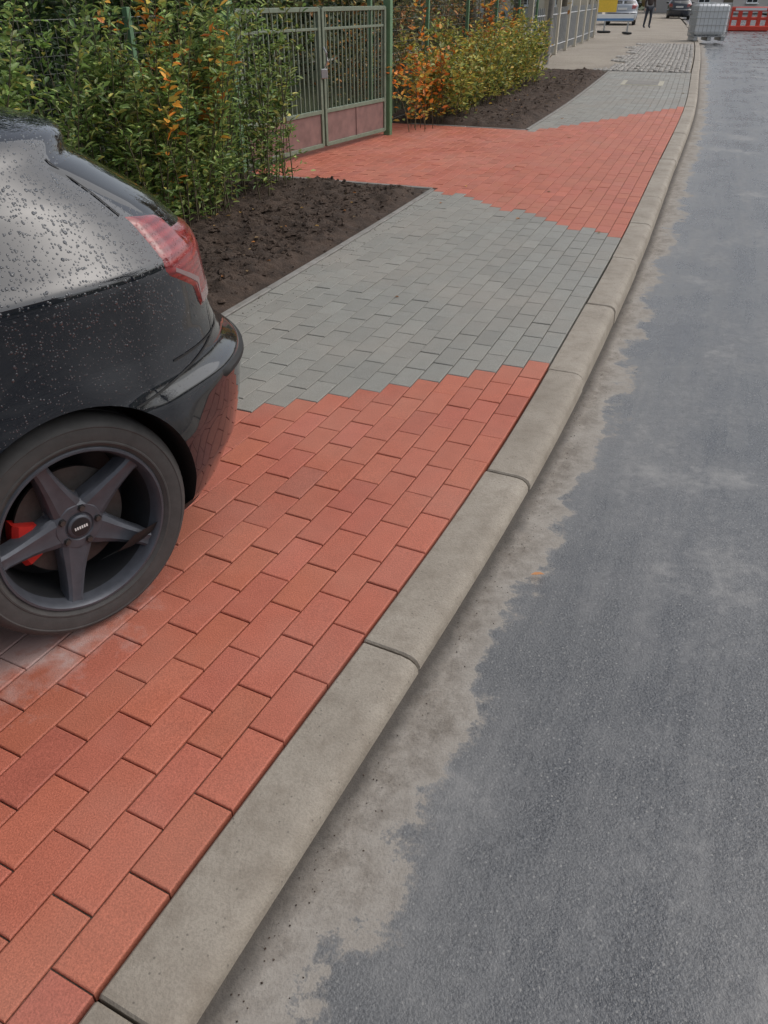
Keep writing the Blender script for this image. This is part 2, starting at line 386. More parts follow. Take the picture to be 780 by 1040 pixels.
def shoots(LV,tw,bases,h,lean,nl,L,W,cols,w=None,spread=.05,start=.12,twr=.004,side=.4,droop=0):
    """upright leafy shoots with side twigs"""
    for b in bases:
        H=h*random.uniform(.6,1.12); a=random.random()*6.28; ln=lean*random.uniform(.2,1)
        lv=np.array([math.cos(a)*ln,math.sin(a)*ln,0]); b=np.array(b)
        tone=random.uniform(.75,1.3)
        def pos(t): t=np.asarray(t)[...,None]; return b+lv*t**1.6+np.array([0,0,H])*t-np.array([0,0,droop])*t**3
        tw.tube([tuple(pos(np.array(t))) for t in(0,.3,.6,.85,1)],[twr*1.5,twr*1.3,twr,twr*.7,twr*.3],3,0,False)
        n=int(nl*random.uniform(.7,1.3)); t=rng.uniform(start,1,n)
        an=rng.uniform(0,6.28,n); rd=np.stack([np.cos(an),np.sin(an),rng.uniform(.0,.9,n)],1)
        rr=np.abs(rng.normal(0,spread,n))*(1.25-t)
        c=pos(t)+rd*rr[:,None]
        LV.add(c,rd+rng.normal(0,.3,(n,3)),rng.normal(0,.4,(n,3))+np.array([0,0,1]),L*rng.uniform(.6,1.2,n),W*rng.uniform(.7,1.2,n),pal(n,cols,w)*tone)
        for _ in range(int(side*6)):
            tt=random.uniform(.15,.9); p0=pos(np.array(tt)); aa=random.random()*6.28; l=random.uniform(.12,.32)*min(1,h)
            p1=p0+np.array([math.cos(aa)*l,math.sin(aa)*l,l*random.uniform(.3,1)])
            tw.tube([tuple(p0),tuple(p1)],[twr*.6,twr*.25],3,0,False)
            m=int(nl*.25); k=rng.uniform(.1,1,m)[:,None]; an=rng.uniform(0,6.28,m)
            rd=np.stack([np.cos(an),np.sin(an),rng.uniform(-.1,.8,m)],1)
            LV.add(p0+(p1-p0)*k,rd,rng.normal(0,.4,(m,3))+np.array([0,0,1]),L*rng.uniform(.6,1.1,m),W*rng.uniform(.7,1.1,m),pal(m,cols,w)*tone)
def shrub(name,s0,s1,t0,t1,n,**kw):
    e=empty(name,ST((s0+s1)/2,(t0+t1)/2)); off=Vector(e.location)
    LV=Leaves(); tw=MB(); bs=[]
    for _ in range(n):
        s=random.uniform(s0,s1); t=random.uniform(t0,t1); p=ST(s,t,-.02); bs.append((p[0]-off.x,p[1]-off.y,p[2]))
    hv=kw.pop('h'); 
    for b in bs:
        k=.85+.4*mnoise.noise(Vector((b[0]*1.7+s0,b[1]*1.7,1.3)))+.1
        shoots(LV,tw,[b],h=hv*k,**kw)
    LV.build('leaves',M['leaf'],e); tw.obj('stems',[M['twig']],e,recalc=False); return e
G1=[(.23,.34,.095),(.35,.43,.13),(.12,.20,.06),(.52,.47,.12)]
G2=[(.035,.065,.027),(.06,.10,.038),(.025,.045,.02)]
GY=[(.36,.38,.09),(.50,.45,.10),(.20,.27,.08),(.58,.37,.08)]
OR=[(.72,.24,.04),(.80,.40,.07),(.62,.17,.035),(.50,.42,.10)]
shrub('privet_hedge',4.0,6.3,-3.5,-2.95,120,h=1.5,lean=.38,nl=85,L=.062,W=.022,cols=G1,w=[.4,.3,.2,.1],spread=.07,start=.05)
shrub('privet_hedge',-1,4.4,-4.0,-3.05,130,h=1.7,lean=.45,nl=95,L=.068,W=.024,cols=G1,w=[.42,.22,.30,.06],spread=.09,start=.05)
shrub('evergreen_hedge',-1,6.0,-5.6,-4.3,110,h=2.6,lean=.5,nl=190,L=.085,W=.04,cols=G2,w=[.4,.3,.3],spread=.18,start=.03)
shrub('orange_shrub',4.3,5.2,-3.3,-2.95,9,h=1.6,lean=.35,nl=30,L=.085,W=.045,cols=OR,w=[.35,.3,.05,.3],spread=.09,start=.5,side=.45)
shrub('orange_shrub',9.75,10.8,-3.3,-2.95,14,h=1.4,lean=.5,nl=26,L=.085,W=.045,cols=OR+[(.25,.28,.08)],w=[.32,.2,.1,.18,.2],spread=.13,start=.1,side=.6)
shrub('yellowing_shrub',10.6,17.5,-3.5,-2.75,150,h=1.1,lean=.5,nl=70,L=.075,W=.034,cols=GY,w=[.30,.28,.27,.15],spread=.12)
shrub('orange_shrub',12.5,15.5,-3.55,-3.1,13,h=1.55,lean=.5,nl=22,L=.09,W=.045,cols=OR,w=[.35,.25,.2,.2],spread=.13,start=.35,side=.5)
shrub('yellowing_shrub',10.2,19.5,-4.8,-3.8,90,h=1.9,lean=.5,nl=55,L=.08,W=.036,cols=[(.22,.22,.08),(.42,.30,.10),(.12,.15,.06),(.5,.22,.07)],spread=.14,twr=.007)
shrub('conifer_hedge',6.0,11.5,-7.5,-5.4,110,h=2.7,lean=.4,nl=150,L=.12,W=.045,cols=G2+[(.15,.22,.07)],w=[.25,.25,.1,.4],spread=.2,start=.02)
shrub('conifer_hedge',11,22,-9,-5.5,100,h=2.9,lean=.6,nl=110,L=.16,W=.08,cols=G2+[(.20,.20,.07)],w=[.2,.2,.1,.5],spread=.28,start=.02)
fl=Leaves(); P=[]
for _ in range(110):
    r=random.random()
    if r<.6: s=random.uniform(1.6,6.6); t=-random.uniform(1.9,3.3); z=.045
    elif r<.85: s=random.uniform(10.6,18); t=-random.uniform(1.9,3.2); z=.045
    else: s=random.uniform(2,16); t=random.uniform(-1.7,0); z=.004
    P.append(ST(s,t,z))
P=np.array(P); n=len(P); an=rng.uniform(0,6.28,n)
fl.add(P,np.stack([np.cos(an),np.sin(an),rng.uniform(0,.25,n)],1),np.tile([0,0,1.],(n,1)),rng.uniform(.025,.05,n),rng.uniform(.015,.03,n),pal(n,[(.5,.3,.08),(.45,.18,.05),(.3,.2,.1)]))
fl.add(np.array([(.45,1.85,-.026),(1.9,2.6,-.082)]),np.array([(1,.1,.05),(.3,1,.05)]),np.tile([0,0,1.],(2,1)),np.array([.045,.03]),np.array([.014,.014]),np.array([(.65,.28,.10),(.5,.3,.12)]))
fl.build('fallen_leaves',M['leaf'])
# ------------------------------------------------------------------ gate + fence
M['gate_green']=plain('weathered_green_paint',(.17,.21,.15),.6,0,20,.35)
M['post_green']=plain('green_post_paint',(.12,.23,.12),.5,0,12,.3)
M['gate_red']=plain('faded_red_sheet',(.22,.125,.11),.7,0,9,.5)
M['galv']=plain('galvanised_steel',(.42,.43,.43),.45,.6,10,.2)
M['wire']=plain('aged_wire',(.16,.17,.15),.6,.3,10,.2)
def gatepos(s): 
    return (-3.63+(s-7.35)*.145)
def gleaf(e,s0,s1,name):
    b=MB(); A=Vector(ST(s0,gatepos(s0))); B=Vector(ST(s1,gatepos(s1))); d=(B-A); L=d.length; rz=math.atan2(d.y,d.x)
    def P(k,z): q=A+d*k; return (q.x,q.y,z)
    def rail(z,h=.04,th=.035): q=P(.5,z); b.box(q,(L-.03,th,h),0,rz,.003)
    rail(1.33); rail(.40); rail(.07); rail(1.16,.025,.018)
    for k in(.012,.988): q=P(k,.70); b.box(q,(.04,.038,1.28),0,rz,.003)
    n=17
    for i in range(1,n): q=P(i/n,.87); b.box(q,(.013,.013,.91),0,rz)
    q=P(.5,.235); b.box(q,(L-.08,.006,.30),1,rz); 
    q=P(.5,.235); b.box((q[0],q[1],.235),(.03,.02,.29),1,rz)
    o=b.obj(name,[M['gate_green'],M['gate_red']],e,recalc=True); return o
g=empty('metal_gate'); gleaf(g,6.72,8.08,'left_leaf'); gleaf(g,8.12,9.44,'right_leaf')
b=MB()
for s in(6.62,9.52):
    p=ST(s,gatepos(s)); b.box((p[0],p[1],.8),(.085,.085,1.64),0,ang(s),.008); b.box((p[0],p[1],1.63),(.1,.1,.02),0,ang(s),.004)
p=ST(8.1,gatepos(8.1)+.03); b.tube([(p[0],p[1],1.0),(p[0]+.03,p[1]-.02,.95),(p[0]+.04,p[1]-.02,.88),(p[0],p[1],.80)],.010,5,1)
b.box((p[0],p[1]-.02,.76),(.07,.03,.09),1,.3,.006)
b.obj('posts',[M['post_green'],M['galv']],g)
def mesh_fence(name,s0,s1,toff,h=1.45):
    e=empty(name); b=MB(); s=s0
    while s<s1+.01:
        p=ST(s,toff); b.box((p[0],p[1],h/2+.02),(.05,.05,h+.1),0,ang(s),.004); s+=2.2
    w=MB(); n=int((s1-s0)/.075)
    for i in range(n):
        p=ST(s0+(s1-s0)*i/n,toff); w.tube([(p[0],p[1],.06),(p[0],p[1],h)],.002,3,0,False)
    for k in range(12):
        z=.06+(h-.06)*k/11; q=[ST(s0+(s1-s0)*i/8,toff,z) for i in range(9)]; w.tube(q,.002 if k%11 else .005,3,0,False)
    b.obj('posts',[M['post_green']],e); w.obj('wire_mesh',[M['wire']],e,recalc=False)
mesh_fence('wire_fence',-3,6.4,-4.2,1.3); mesh_fence('wire_fence',9.7,20.7,-3.62)
# ------------------------------------------------------------------ cars
M['black']=m_paint('black_car_paint',(.007,.009,.014))
M['dark_paint']=m_paint('dark_car_paint',(.03,.035,.05),False,.2)
M['silver_paint']=m_paint('silver_car_paint',(.35,.38,.42),False,.2)
M['liner']=plain('black_plastic',(.012,.012,.012),.7)
M['rubber']=plain('tyre_rubber',(.058,.056,.054),.75,0,30,.35,.001)
M['rim']=plain('graphite_alloy',(.080,.086,.102),.40,.3,35,.3)
M['rimdark']=plain('dark_alloy',(.028,.029,.032),.45,.4)
M['disc']=plain('brake_disc',(.09,.08,.075),.5,.6,60,.3)
M['caliper']=plain('red_caliper',(.5,.02,.015),.4)
def glassm(name,col,rough=.03,coat=1):
    t=NT(name); t.set('Base Color',col); t.set('Roughness',rough); t.set('Coat Weight',coat*.5); t.set('Specular IOR Level',.5); return t.m
M['glass']=glassm('tinted_glass',(.012,.014,.016))
def m_tail():
    t=NT('tail_lamp_lens'); co=t.coord()
    w=t.n('ShaderNodeTexWave'); w.inputs['Scale'].default_value=17; w.bands_direction='Z'; t.l(co,w.inputs['Vector'])
    f=t.noise(co,9,3)
    c=t.mix(w.outputs['Fac'],(.17,.012,.016),(.30,.03,.032)); c=t.mix(t.ramp(f,[(.45,0),(.6,.35)]),c,(.38,.12,.11))
    t.set('Base Color',c); t.set('Roughness',.15); t.set('Coat Weight',.5)
    v=t.n('ShaderNodeTexVoronoi'); v.inputs['Scale'].default_value=110; t.l(co,v.inputs['Vector'])
    t.set('Normal',t.bump(t.ramp(v.outputs['Distance'],[(.1,1),(.35,0)]),.0008)); return t.m
M['tail']=m_tail(); M['tailclear']=glassm('clear_lens',(.26,.17,.17),.2)
M['plate']=plain('plate_white',(.7,.7,.68),.4)
LVL=np.array([
(.17,.78,.55,3.28),(.20,.83,.64,3.34),(.26,.855,.73,3.39),(.35,.87,.80,3.42),(.48,.878,.84,3.43),(.58,.88,.855,3.42),(.612,.879,.85,3.42),
(.63,.874,.815,3.41),(.66,.868,.775,3.40),(.75,.866,.745,3.37),(.85,.874,.728,3.25),(.93,.882,.715,2.95),(.962,.879,.70,2.75),(.985,.858,.685,2.62),
(1.05,.812,.625,2.38),(1.12,.765,.52,2.2),(1.18,.715,.43,2.0),(1.203,.695,.40,1.93),(1.212,.688,.415,1.90),(1.245,.655,.42,1.78),(1.262,.62,.36,1.68),(1.285,.575,.24,1.56),
(1.31,.51,.04,1.42),(1.335,.43,-.2,1.25),(1.352,.32,-.45,1.05),(1.36,.15,-.6,.8)])
_wd=np.arange(.17,1.3601,.004); _T=[np.interp(_wd,LVL[:,0],LVL[:,k]) for k in(1,2,3)]
def _sm(a,k=3):
    p=np.r_[np.full(k,a[0]),a,np.full(k,a[-1])]; return np.convolve(p,np.ones(2*k+1)/(2*k+1),'valid')
_T=[_sm(a,2) for a in _T]
NE=3.0
def prm(w):
    W,Rr,F=[float(np.interp(w,_wd,a)) for a in _T]
    u0=min(-.1,Rr*.8-F*.2); uf=-F+min(1.1,.25*(Rr+F)); return W,Rr,F,u0,uf
def S(p,w,side=1):
    W,Rr,F,u0,uf=prm(w)
    if p<.4:
        f=p/.4*math.pi/2; v=W*max(0,math.sin(f))**(2/NE); u=u0+(Rr-u0)*max(0,math.cos(f))**(2/NE)
    elif p<.6: v=W; u=u0+(uf-u0)*(p-.4)/.2
    else:
        f=(p-.6)/.4*math.pi/2; v=W*max(0,math.cos(f))**(2/2.6); u=uf-(F+uf)*max(0,math.sin(f))**(2/2.6)
    for uc in(0,-2.66):
        dd=math.hypot(u-uc,w-.33); v+=.014*math.exp(-((dd-.37)/.09)**2)*(1 if v>.6 else 0)*(1 if .2<w<.9 else 0)
    return Vector((u,-side*v,w))
def pu(u,w):
    W,Rr,F,u0,uf=prm(w)
    if u>u0: return .4/(math.pi/2)*math.acos(min(1,max(0,(u-u0)/(Rr-u0)))**(NE/2))
    if u>uf: return .4+.2*(u0-u)/(u0-uf)
    return .6+.4/(math.pi/2)*math.asin(min(1,(uf-u)/(F+uf))**1.3)
def Sn(p,w,side=1):
    a=S(min(p+.004,1),w,side)-S(max(p-.004,0),w,side); b=S(p,min(w+.004,1.36),side)-S(p,max(w-.004,.17),side)
    n=a.cross(b); n.normalize(); c=S(p,w,side)
    if n.dot(Vector((c.x+1.3 if p<.4 else 0,c.y,0)))<0 and p<.6: n=-n
    if p>=.6 and n.dot(Vector((c.x+1.3,c.y,.2)))<0: n=-n
    return n
def patch(mb,top,bot,nx,ny,off,mi,side=1):
    top=np.array(top,float);bot=np.array(bot,float); vs=[];k1=np.linspace(0,1,len(top));k2=np.linspace(0,1,len(bot))
    for i in range(nx+1):
        k=i/nx; pt=np.interp(k,k1,top[:,0]),np.interp(k,k1,top[:,1]); pbm=np.interp(k,k2,bot[:,0]),np.interp(k,k2,bot[:,1])
        for j in range(ny+1):
            q=j/ny; p=pt[0]*(1-q)+pbm[0]*q; w=pt[1]*(1-q)+pbm[1]*q
            e=0 if (i in(0,nx) or j in(0,ny)) else 1
            vs.append(tuple(S(p,w,side)+Sn(p,w,side)*(off if e else -.002)))
    n=ny+1; fs=[(i*n+j,i*n+j+1,(i+1)*n+j+1,(i+1)*n+j) for i in range(nx) for j in range(ny)]
    mb.add(vs,fs,mi)
def seam(mb,path,wd,mi,side=1,off=.0022):
    P=[]
    for (a,b_),(c,d_) in zip(path[:-1],path[1:]):
        for k in range(14): P.append((a+(c-a)*k/14,b_+(d_-b_)*k/14))
    P.append(path[-1]); pts=[S(p,w,side) for p,w in P]; vs=[]
    for i,(p,w) in enumerate(P):
        n=Sn(p,w,side); tg=(pts[min(i+1,len(pts)-1)]-pts[max(0,i-1)]).normalized(); sd=tg.cross(n).normalized()
        vs.append(tuple(pts[i]+n*off+sd*wd/2)); vs.append(tuple(pts[i]+n*off-sd*wd/2))
    mb.add(vs,[(2*i,2*i+1,2*i+3,2*i+2) for i in range(len(P)-1)],mi)
def car(name,loc,rz,paint,hi=True,scale=1.):
    e=empty(name,loc,rz); e.scale=(scale,)*3
    nh=70 if hi else 26; ws=list(np.linspace(.17,1.36,150 if hi else 40))
    ps=list(np.linspace(0,.4,nh))+list(np.linspace(.4,.6,14))[1:]+list(np.linspace(.6,1,nh//2))[1:]
    b=MB(); rings=[]
    for w in ws:
        r=[tuple(S(p,w,1)) for p in ps]; l=[tuple(S(p,w,-1)) for p in ps[1:-1]][::-1]; rings.append(r+l)
    n=len(rings[0]); vs=[v for r in rings for v in r]; fs=[]
    for i in range(len(ws)-1):
        for j in range(n): k=(j+1)%n; fs.append((i*n+j,i*n+k,(i+1)*n+k,(i+1)*n+j))
    fs.append(tuple(range(n))); fs.append(tuple((len(ws)-1)*n+j for j in range(n)))
    b.add(vs,fs); body=b.obj('body',[paint,M['liner']],e,smooth=None)
    for u in(0,-2.66):
        for sd in(1,-1):
            c=MB(); N=72; vs=[]
            for y in(.50,1.05):
                for k in range(N):
                    a=2*math.pi*k/N; vs.append((u+.358*math.cos(a),-sd*y,.330+.358*math.sin(a)))
            c.add(vs,[tuple(range(N)),tuple(range(2*N-1,N-1,-1))]+[(k,(k+1)%N,N+(k+1)%N,N+k) for k in range(N)],0)
            co=c.obj('cut',[M['liner']]); co.parent=e
            md=body.modifiers.new('arch','BOOLEAN'); md.operation='DIFFERENCE'; md.solver='EXACT'; md.object=co
            try: md.material_mode='TRANSFER'
            except Exception: pass
            bpy.context.view_layer.update()
            dg=bpy.context.evaluated_depsgraph_get(); me=bpy.data.meshes.new_from_object(body.evaluated_get(dg),depsgraph=dg)
            body.modifiers.clear(); body.data=me; bpy.data.objects.remove(co)
    me=body.data; me.polygons.foreach_set('use_smooth',[True]*len(me.polygons)); me.set_sharp_from_angle(angle=R(38))
    t=MB(); mats=[M['glass'],M['liner'],M['tail'],M['tailclear'],M['plate'],M['galv'],M['black']]
    for sd in(1,-1):
        for (ua,ub,w0,w1) in((-.14,-.62,1.035,1.235),(-.68,-1.85,1.03,1.245)):
            patch(t,[(pu(ua-.12 if ua>-.2 else ua,w1),w1-.01),(pu((ua+ub)/2,w1),w1),(pu(ub+(.45 if ub<-1.5 else 0),w1),w1)],[(pu(ua+.02,w0),w0+.03),(pu((ua+ub)/2,w0),w0),(pu(ub,w0),w0)],24,6,.004,0,sd)
        # tail lamp
        patch(t,[(pu(.335,1.06),1.066),(pu(.46,1.03),1.045),(.22,1.01),(.12,.99)],[(pu(.375,.92),.925),(pu(.50,.855),.850),(.22,.780),(.12,.78)],26,12,.007,2,sd)
        patch(t,[(pu(.39,.955),.945),(pu(.53,.875),.872),(.22,.83),(.13,.825)],[(pu(.395,.92),.93),(pu(.51,.86),.856),(.22,.785),(.13,.785)],22,5,.0085,3,sd)
        patch(t,[(pu(-3.0,.80),.80),(.93,.76)],[(pu(-3.1,.66),.68),(.93,.64)],12,6,.006,3,sd)
        seam(t,[(pu(.19,.64),.635),(pu(.42,.665),.665),(pu(.565,.70),.70),(pu(.60,.78),.785)],.006,1,sd)
        seam(t,[(pu(.32,1.068),1.068),(pu(.28,1.12),1.12),(pu(.21,1.2),1.2)],.006,1,sd)
        seam(t,[(.30,.70),(.14,.70),(0,.70)],.006,1,sd)
        seam(t,[(pu(-.5,1.03),1.03),(pu(-.42,.8),.8),(pu(-.5,.45),.45),(pu(-.62,.25),.25)],.005,1,sd)
        seam(t,[(pu(-1.3,1.03),1.03),(pu(-1.32,.6),.6),(pu(-1.3,.25),.25)],.005,1,sd)
        seam(t,[(pu(-2.2,1.0),1.0),(pu(-2.28,.6),.6),(pu(-2.25,.25),.25)],.005,1,sd)
        patch(t,[(.255,.607),(.0,.607)],[(.255,.572),(.0,.572)],26,3,.010,1,sd)
        patch(t,[(.36,.245),(.0,.27)],[(.36,.182),(.0,.175)],30,3,.004,1,sd)
        t.box((-1.72,-sd*.93,1.06),(.11,.20,.13),6,0,.03); t.box((-1.72,-sd*.84,1.03),(.05,.10,.04),1)
        for uu in(-.72,-1.75+.2): t.box((uu,-sd*.885,.90),(.18,.03,.03),6,0,.01)
        patch(t,[(.30,1.195),(0,1.195)],[(.235,1.03),(0,1.02)],16,6,.004,0,sd)
        patch(t,[(.86,1.235),(1,1.24)],[(.80,1.06),(1,1.06)],14,6,.004,0,sd)
        patch(t,[(.95,.70),(.99,.70)],[(.955,.58),(.99,.58)],6,4,.006,1,sd)
    t.box((.755,0,.80),(.02,.52,.11),4,0,.004); t.box((-3.435,0,.45),(.02,.52,.11),4,0,.004)
    t.box((-3.42,0,.32),(.03,1.0,.12),1,0,.01)
    t.obj('trim',mats,e,smooth=40,recalc=False)
    def wheel(u,sd,N=96 if hi else 32):
        we=MB(); vc=.742; zc=.325
        def P(r,a,y): return (u+r*math.cos(a),-sd*(vc+y),zc+r*math.sin(a))
        def rev(prof,mi,N=N):
            vs=[P(r,2*math.pi*k/N,y) for r,y in prof for k in range(N)]
            we.add(vs,[(i*N+k,i*N+(k+1)%N,(i+1)*N+(k+1)%N,(i+1)*N+k) for i in range(len(prof)-1) for k in range(N)],mi)
        rev([(.232,.084),(.240,.094),(.250,.099),(.252,.1015),(.256,.1015),(.258,.1),(.275,.1035),(.294,.102),(.297,.1035),(.301,.1025),(.310,.095),(.319,.084),(.324,.07),(.3245,.05),(.318,.048),(.318,.042),(.325,.040),(.3255,.006),(.318,.004),(.318,-.004),(.3255,-.006),(.325,-.04),(.322,-.075),(.305,-.1),(.24,-.09)],0)
        rev([(.236,.086),(.240,.094),(.237,.0985),(.231,.0985),(.226,.092),(.222,.080),(.217,.06)],1)
        rev([(.217,.06),(.208,.03),(.203,-.05),(.2,-.09)],2)
        rev([(.203,-.07),(.001,-.07)],2)
        rev([(.155,.010),(.155,.0)],3); rev([(.155,.010),(.085,.010),(.075,.020),(.001,.020)],3)
        rev([(.085,.02),(.077,.050),(.064,.060),(.042,.060),(.038,.056),(.035,.056),(.034,.062),(.029,.0655),(.001,.067)],1,48)
        rev([(.027,.0664),(.001,.0680)],2,32)
        for k in range(6):
            x=-.0165+.0066*k; cx=u+x
            vs=[(cx+dx,-sd*(vc+.0686),zc+dz) for dx,dz in((-.0022,-.0045),(.0022,-.0045),(.0022,.0045),(-.0022,.0045))]; we.add(vs,[(0,1,2,3)],5)
        for i in range(5):
            a0=R(180+72*i); rr=[.045,.075,.105,.14,.175,.208,.226]; hw=[.048,.045,.037,.0305,.026,.0235,.027]; yt=[.058,.061,.063,.067,.073,.078,.083]
            vs=[]
            for r,h,y in zip(rr,hw,yt):
                for (q,yy) in((-1,y-.05),(-1,y-.014),(-.88,y-.006),(-.55,y),(0,y-.003),(.55,y),(.88,y-.006),(1,y-.014),(1,y-.05)):
                    x=r;z=h*q; vs.append((u+x*math.cos(a0)-z*math.sin(a0),-sd*(vc+yy),zc+x*math.sin(a0)+z*math.cos(a0)))
            n=9; we.add(vs,[(j*n+k,j*n+k+1,(j+1)*n+k+1,(j+1)*n+k) for j in range(6) for k in range(8)]+[tuple(range(n)),tuple(6*n+k for k in range(n))],1)
            a1=a0+R(36)
            cx,cz=u+.0535*math.cos(a1),zc+.0535*math.sin(a1)
            for (r0,y0,mi) in((.0115,.0615,2),(.008,.0665,3)):
                vs=[(cx+r0*math.cos(k*math.pi/3),-sd*(vc+y),cz+r0*math.sin(k*math.pi/3)) for y in(.03,y0) for k in range(6)]
                we.add(vs,[(k,(k+1)%6,6+(k+1)%6,6+k) for k in range(6)]+[tuple(range(6,12))],mi)
        vs=[]; N2=8
        for i in range(N2+1):
            a=R(158+46*i/N2)
            for r,y in((.105,-.01),(.105,.030),(.12,.038),(.155,.038),(.168,.026),(.168,-.01)): vs.append(P(r,a,y))
        we.add(vs,[(i*6+k,i*6+(k+1)%6,(i+1)*6+(k+1)%6,(i+1)*6+k) for i in range(N2) for k in range(6)]+[tuple(range(6)),tuple(N2*6+k for k in range(6))],4)
        we.obj('wheel',[M['rubber'],M['rim'],M['rimdark'],M['disc'],M['caliper'],M['plate']],e,smooth=28)
    for u in(0,-2.66):
        for sd in(1,-1): wheel(u,sd)
    return e
car('parked_car',(-1.343,2.145,.004),R(47),M['black'],True,.95)
car('distant_car',(13.9,53.5,0),R(-105),M['silver_paint'],False)
car('distant_car',(22.2,69,-.08),R(-108),M['dark_paint'],False)
# ------------------------------------------------------------------ far street furniture
M['red_plastic']=plain('red_barrier_plastic',(.62,.055,.03),.45,0,3,.2)
M['white_plastic']=plain('white_plastic',(.72,.74,.75),.4,0,3,.1)
M['yellow']=plain('yellow_sign',(.75,.5,.05),.5)
M['blue']=plain('blue_stripe',(.10,.22,.42),.5)
def barrier(loc,rz):
    e=empty('plastic_barrier',loc,rz); b=MB()
    b.box((0,0,.12),(2.0,.36,.24),0,0,.04); b.box((0,0,.95),(2.0,.12,.2),0,0,.03); b.box((0,0,.55),(2.0,.1,.14),0,0,.03)
    for x in(-.93,-.47,0,.47,.93): b.box((x,0,.55),(.2,.11,.86),0,0,.03)
    b.box((0,-.066,.95),(1.5,.006,.11),1); b.obj('panel',[M['red_plastic'],M['white_plastic']],e,smooth=35)
for i in range(4):
    barrier((18.6+i*2.05,46.5-i*.35,-.085),-.17)
def ibc(loc,rz):
    e=empty('water_tank_container',loc,rz); b=MB()
    for x in(-.5,0,.5): b.box((x,0,.07),(.14,1.0,.12),1,0,.01)
    b.box((0,0,.15),(1.2,1.0,.03),1,0,.005); b.box((0,0,.68),(1.12,.92,1.0),0,0,.07); b.tube([(0,0,1.18),(0,0,1.23)],.11,16,1)
    for k in range(9):
        x=-.6+1.2*k/8
        for y in(-.5,.5): b.tube([(x,y,.16),(x,y,1.2)],.011,5,2)
        y=-.5+k/8
        for x in(-.6,.6): b.tube([(x,y,.16),(x,y,1.2)],.011,5,2)
    for z in(.3,.52,.74,.96,1.2): b.tube([(-.6,-.5,z),(.6,-.5,z),(.6,.5,z),(-.6,.5,z),(-.6,-.5,z)],.012,5,2)
    b.obj('tank',[M['white_plastic'],M['galv'],M['galv']],e,smooth=35)
ibc((12.35,34.6,.0),-.1)
e=empty('road_barrier_board',(9.75,40.5,0),.06); b=MB()
b.box((0,0,.62),(2.7,.04,.26),0,0,.005); b.box((0,-.024,.55),(2.7,.006,.09),1)
for x in(-1.15,1.15): b.box((x,.04,.4),(.06,.05,.8),2,0,.005); b.box((x,.04,.04),(.2,.8,.08),3,0,.02)
b.obj('board',[M['white_plastic'],M['blue'],M['galv'],M['liner']],e)
e=empty('roadworks_sign',(10.2,42,0),.05); b=MB(); b.box((0,0,1.05),(.9,.03,.5),0,0,.01); b.box((0,.04,.55),(.06,.05,1.1),1,0,.005); b.box((0,.04,.04),(.5,.5,.08),2,0,.02)
b.obj('panel',[M['yellow'],M['galv'],M['liner']],e)
cb=MB(); M['cobble']=m_concrete('granite_cobbles',(.32,.30,.27),(.50,.47,.43))
for i in range(110):
    for j in range(19):
        s=20.7+i*.115+random.uniform(-.012,.012); t=-.09-j*.115+random.uniform(-.012,.012)
        if random.random()<.10+.25*max(0,mnoise.noise(Vector((s,t,0))*1.3)+.2) or t<-1.9+.6*mnoise.noise(Vector((s*.8,0,4))): continue
        p=ST(s,t); cb.box((p[0],p[1],-.016+random.uniform(-.006,.012)),(.10*random.uniform(.85,1.05),.10*random.uniform(.85,1.05),.07),0,ang(s)+random.uniform(-.15,.15),.014)
cb.obj('cobblestones',[M['cobble']],smooth=50)
M['cream']=plain('cream_render',(.55,.50,.40),.8,0,4,.12); M['roof']=plain('roof_tiles',(.22,.09,.06),.8,0,20,.3)
M['dark_glass']=glassm('window_glass',(.03,.035,.04),.05)
e=empty('garden_fence'); b=MB()
for i in range(60):
    s=21.5+i*.28; p=ST(s,-3.9); 
    if i%8==0: b.box((p[0],p[1],.7),(.12,.12,1.4),1,ang(s),.01)
    else: b.box((p[0],p[1],.62),(.03,.03,1.1),0,ang(s))
for z in(.25,1.0): b.tube([ST(21.5+k,-3.9,z) for k in range(0,17)],.02,4,0)
b.obj('palings',[M['galv'],M['cream']],e)
def house(name,loc,rz,L,D,H,wall):
    e=empty(name,loc,rz); b=MB(); b.box((0,0,H/2),(L,D,H),0); 
    b.add([(-L/2-.4,-D/2-.4,H-.1),(L/2+.4,-D/2-.4,H-.1),(L/2+.4,D/2+.4,H-.1),(-L/2-.4,D/2+.4,H-.1),(-L/2-.4,0,H+2.8),(L/2+.4,0,H+2.8)],[(0,1,5,4),(2,3,4,5),(1,2,5),(3,0,4),(0,3,2,1)],1)
    b.box((0,-D/2-.02,.3),(L+.06,.06,.6),4)
    for fl in range(int(H//2.7)):
        for k in range(int(L//2.6)):
            x=-L/2+1.5+k*2.6
            if fl==0 and k==1: b.box((x,-D/2-.01,1.1),(1.0,.1,2.1),3,0,.01); continue
            z=1.5+fl*2.7; b.box((x,-D/2-.005,z),(1.25,.06,1.35),2,0,.01); b.box((x,-D/2-.03,z),(1.1,.05,1.2),5,0); b.box((x,-D/2-.045,z),(.06,.06,1.2),2); b.box((x,-D/2-.08,z-.72),(1.4,.2,.06),2,0,.01)
    b.obj('shell',[wall,M['roof'],M['white_plastic'],M['bark'],M['galv'],M['dark_glass']],e)
house('cream_house',(11,70,0),-.35,12,8,5.6,M['cream'])
house('rendered_house',(34,92,0),.25,13,8,5.6,plain('grey_render',(.42,.40,.38),.8))
house('rendered_house',(17,-10,0),R(155+90),12,8,5.6,M['cream'])
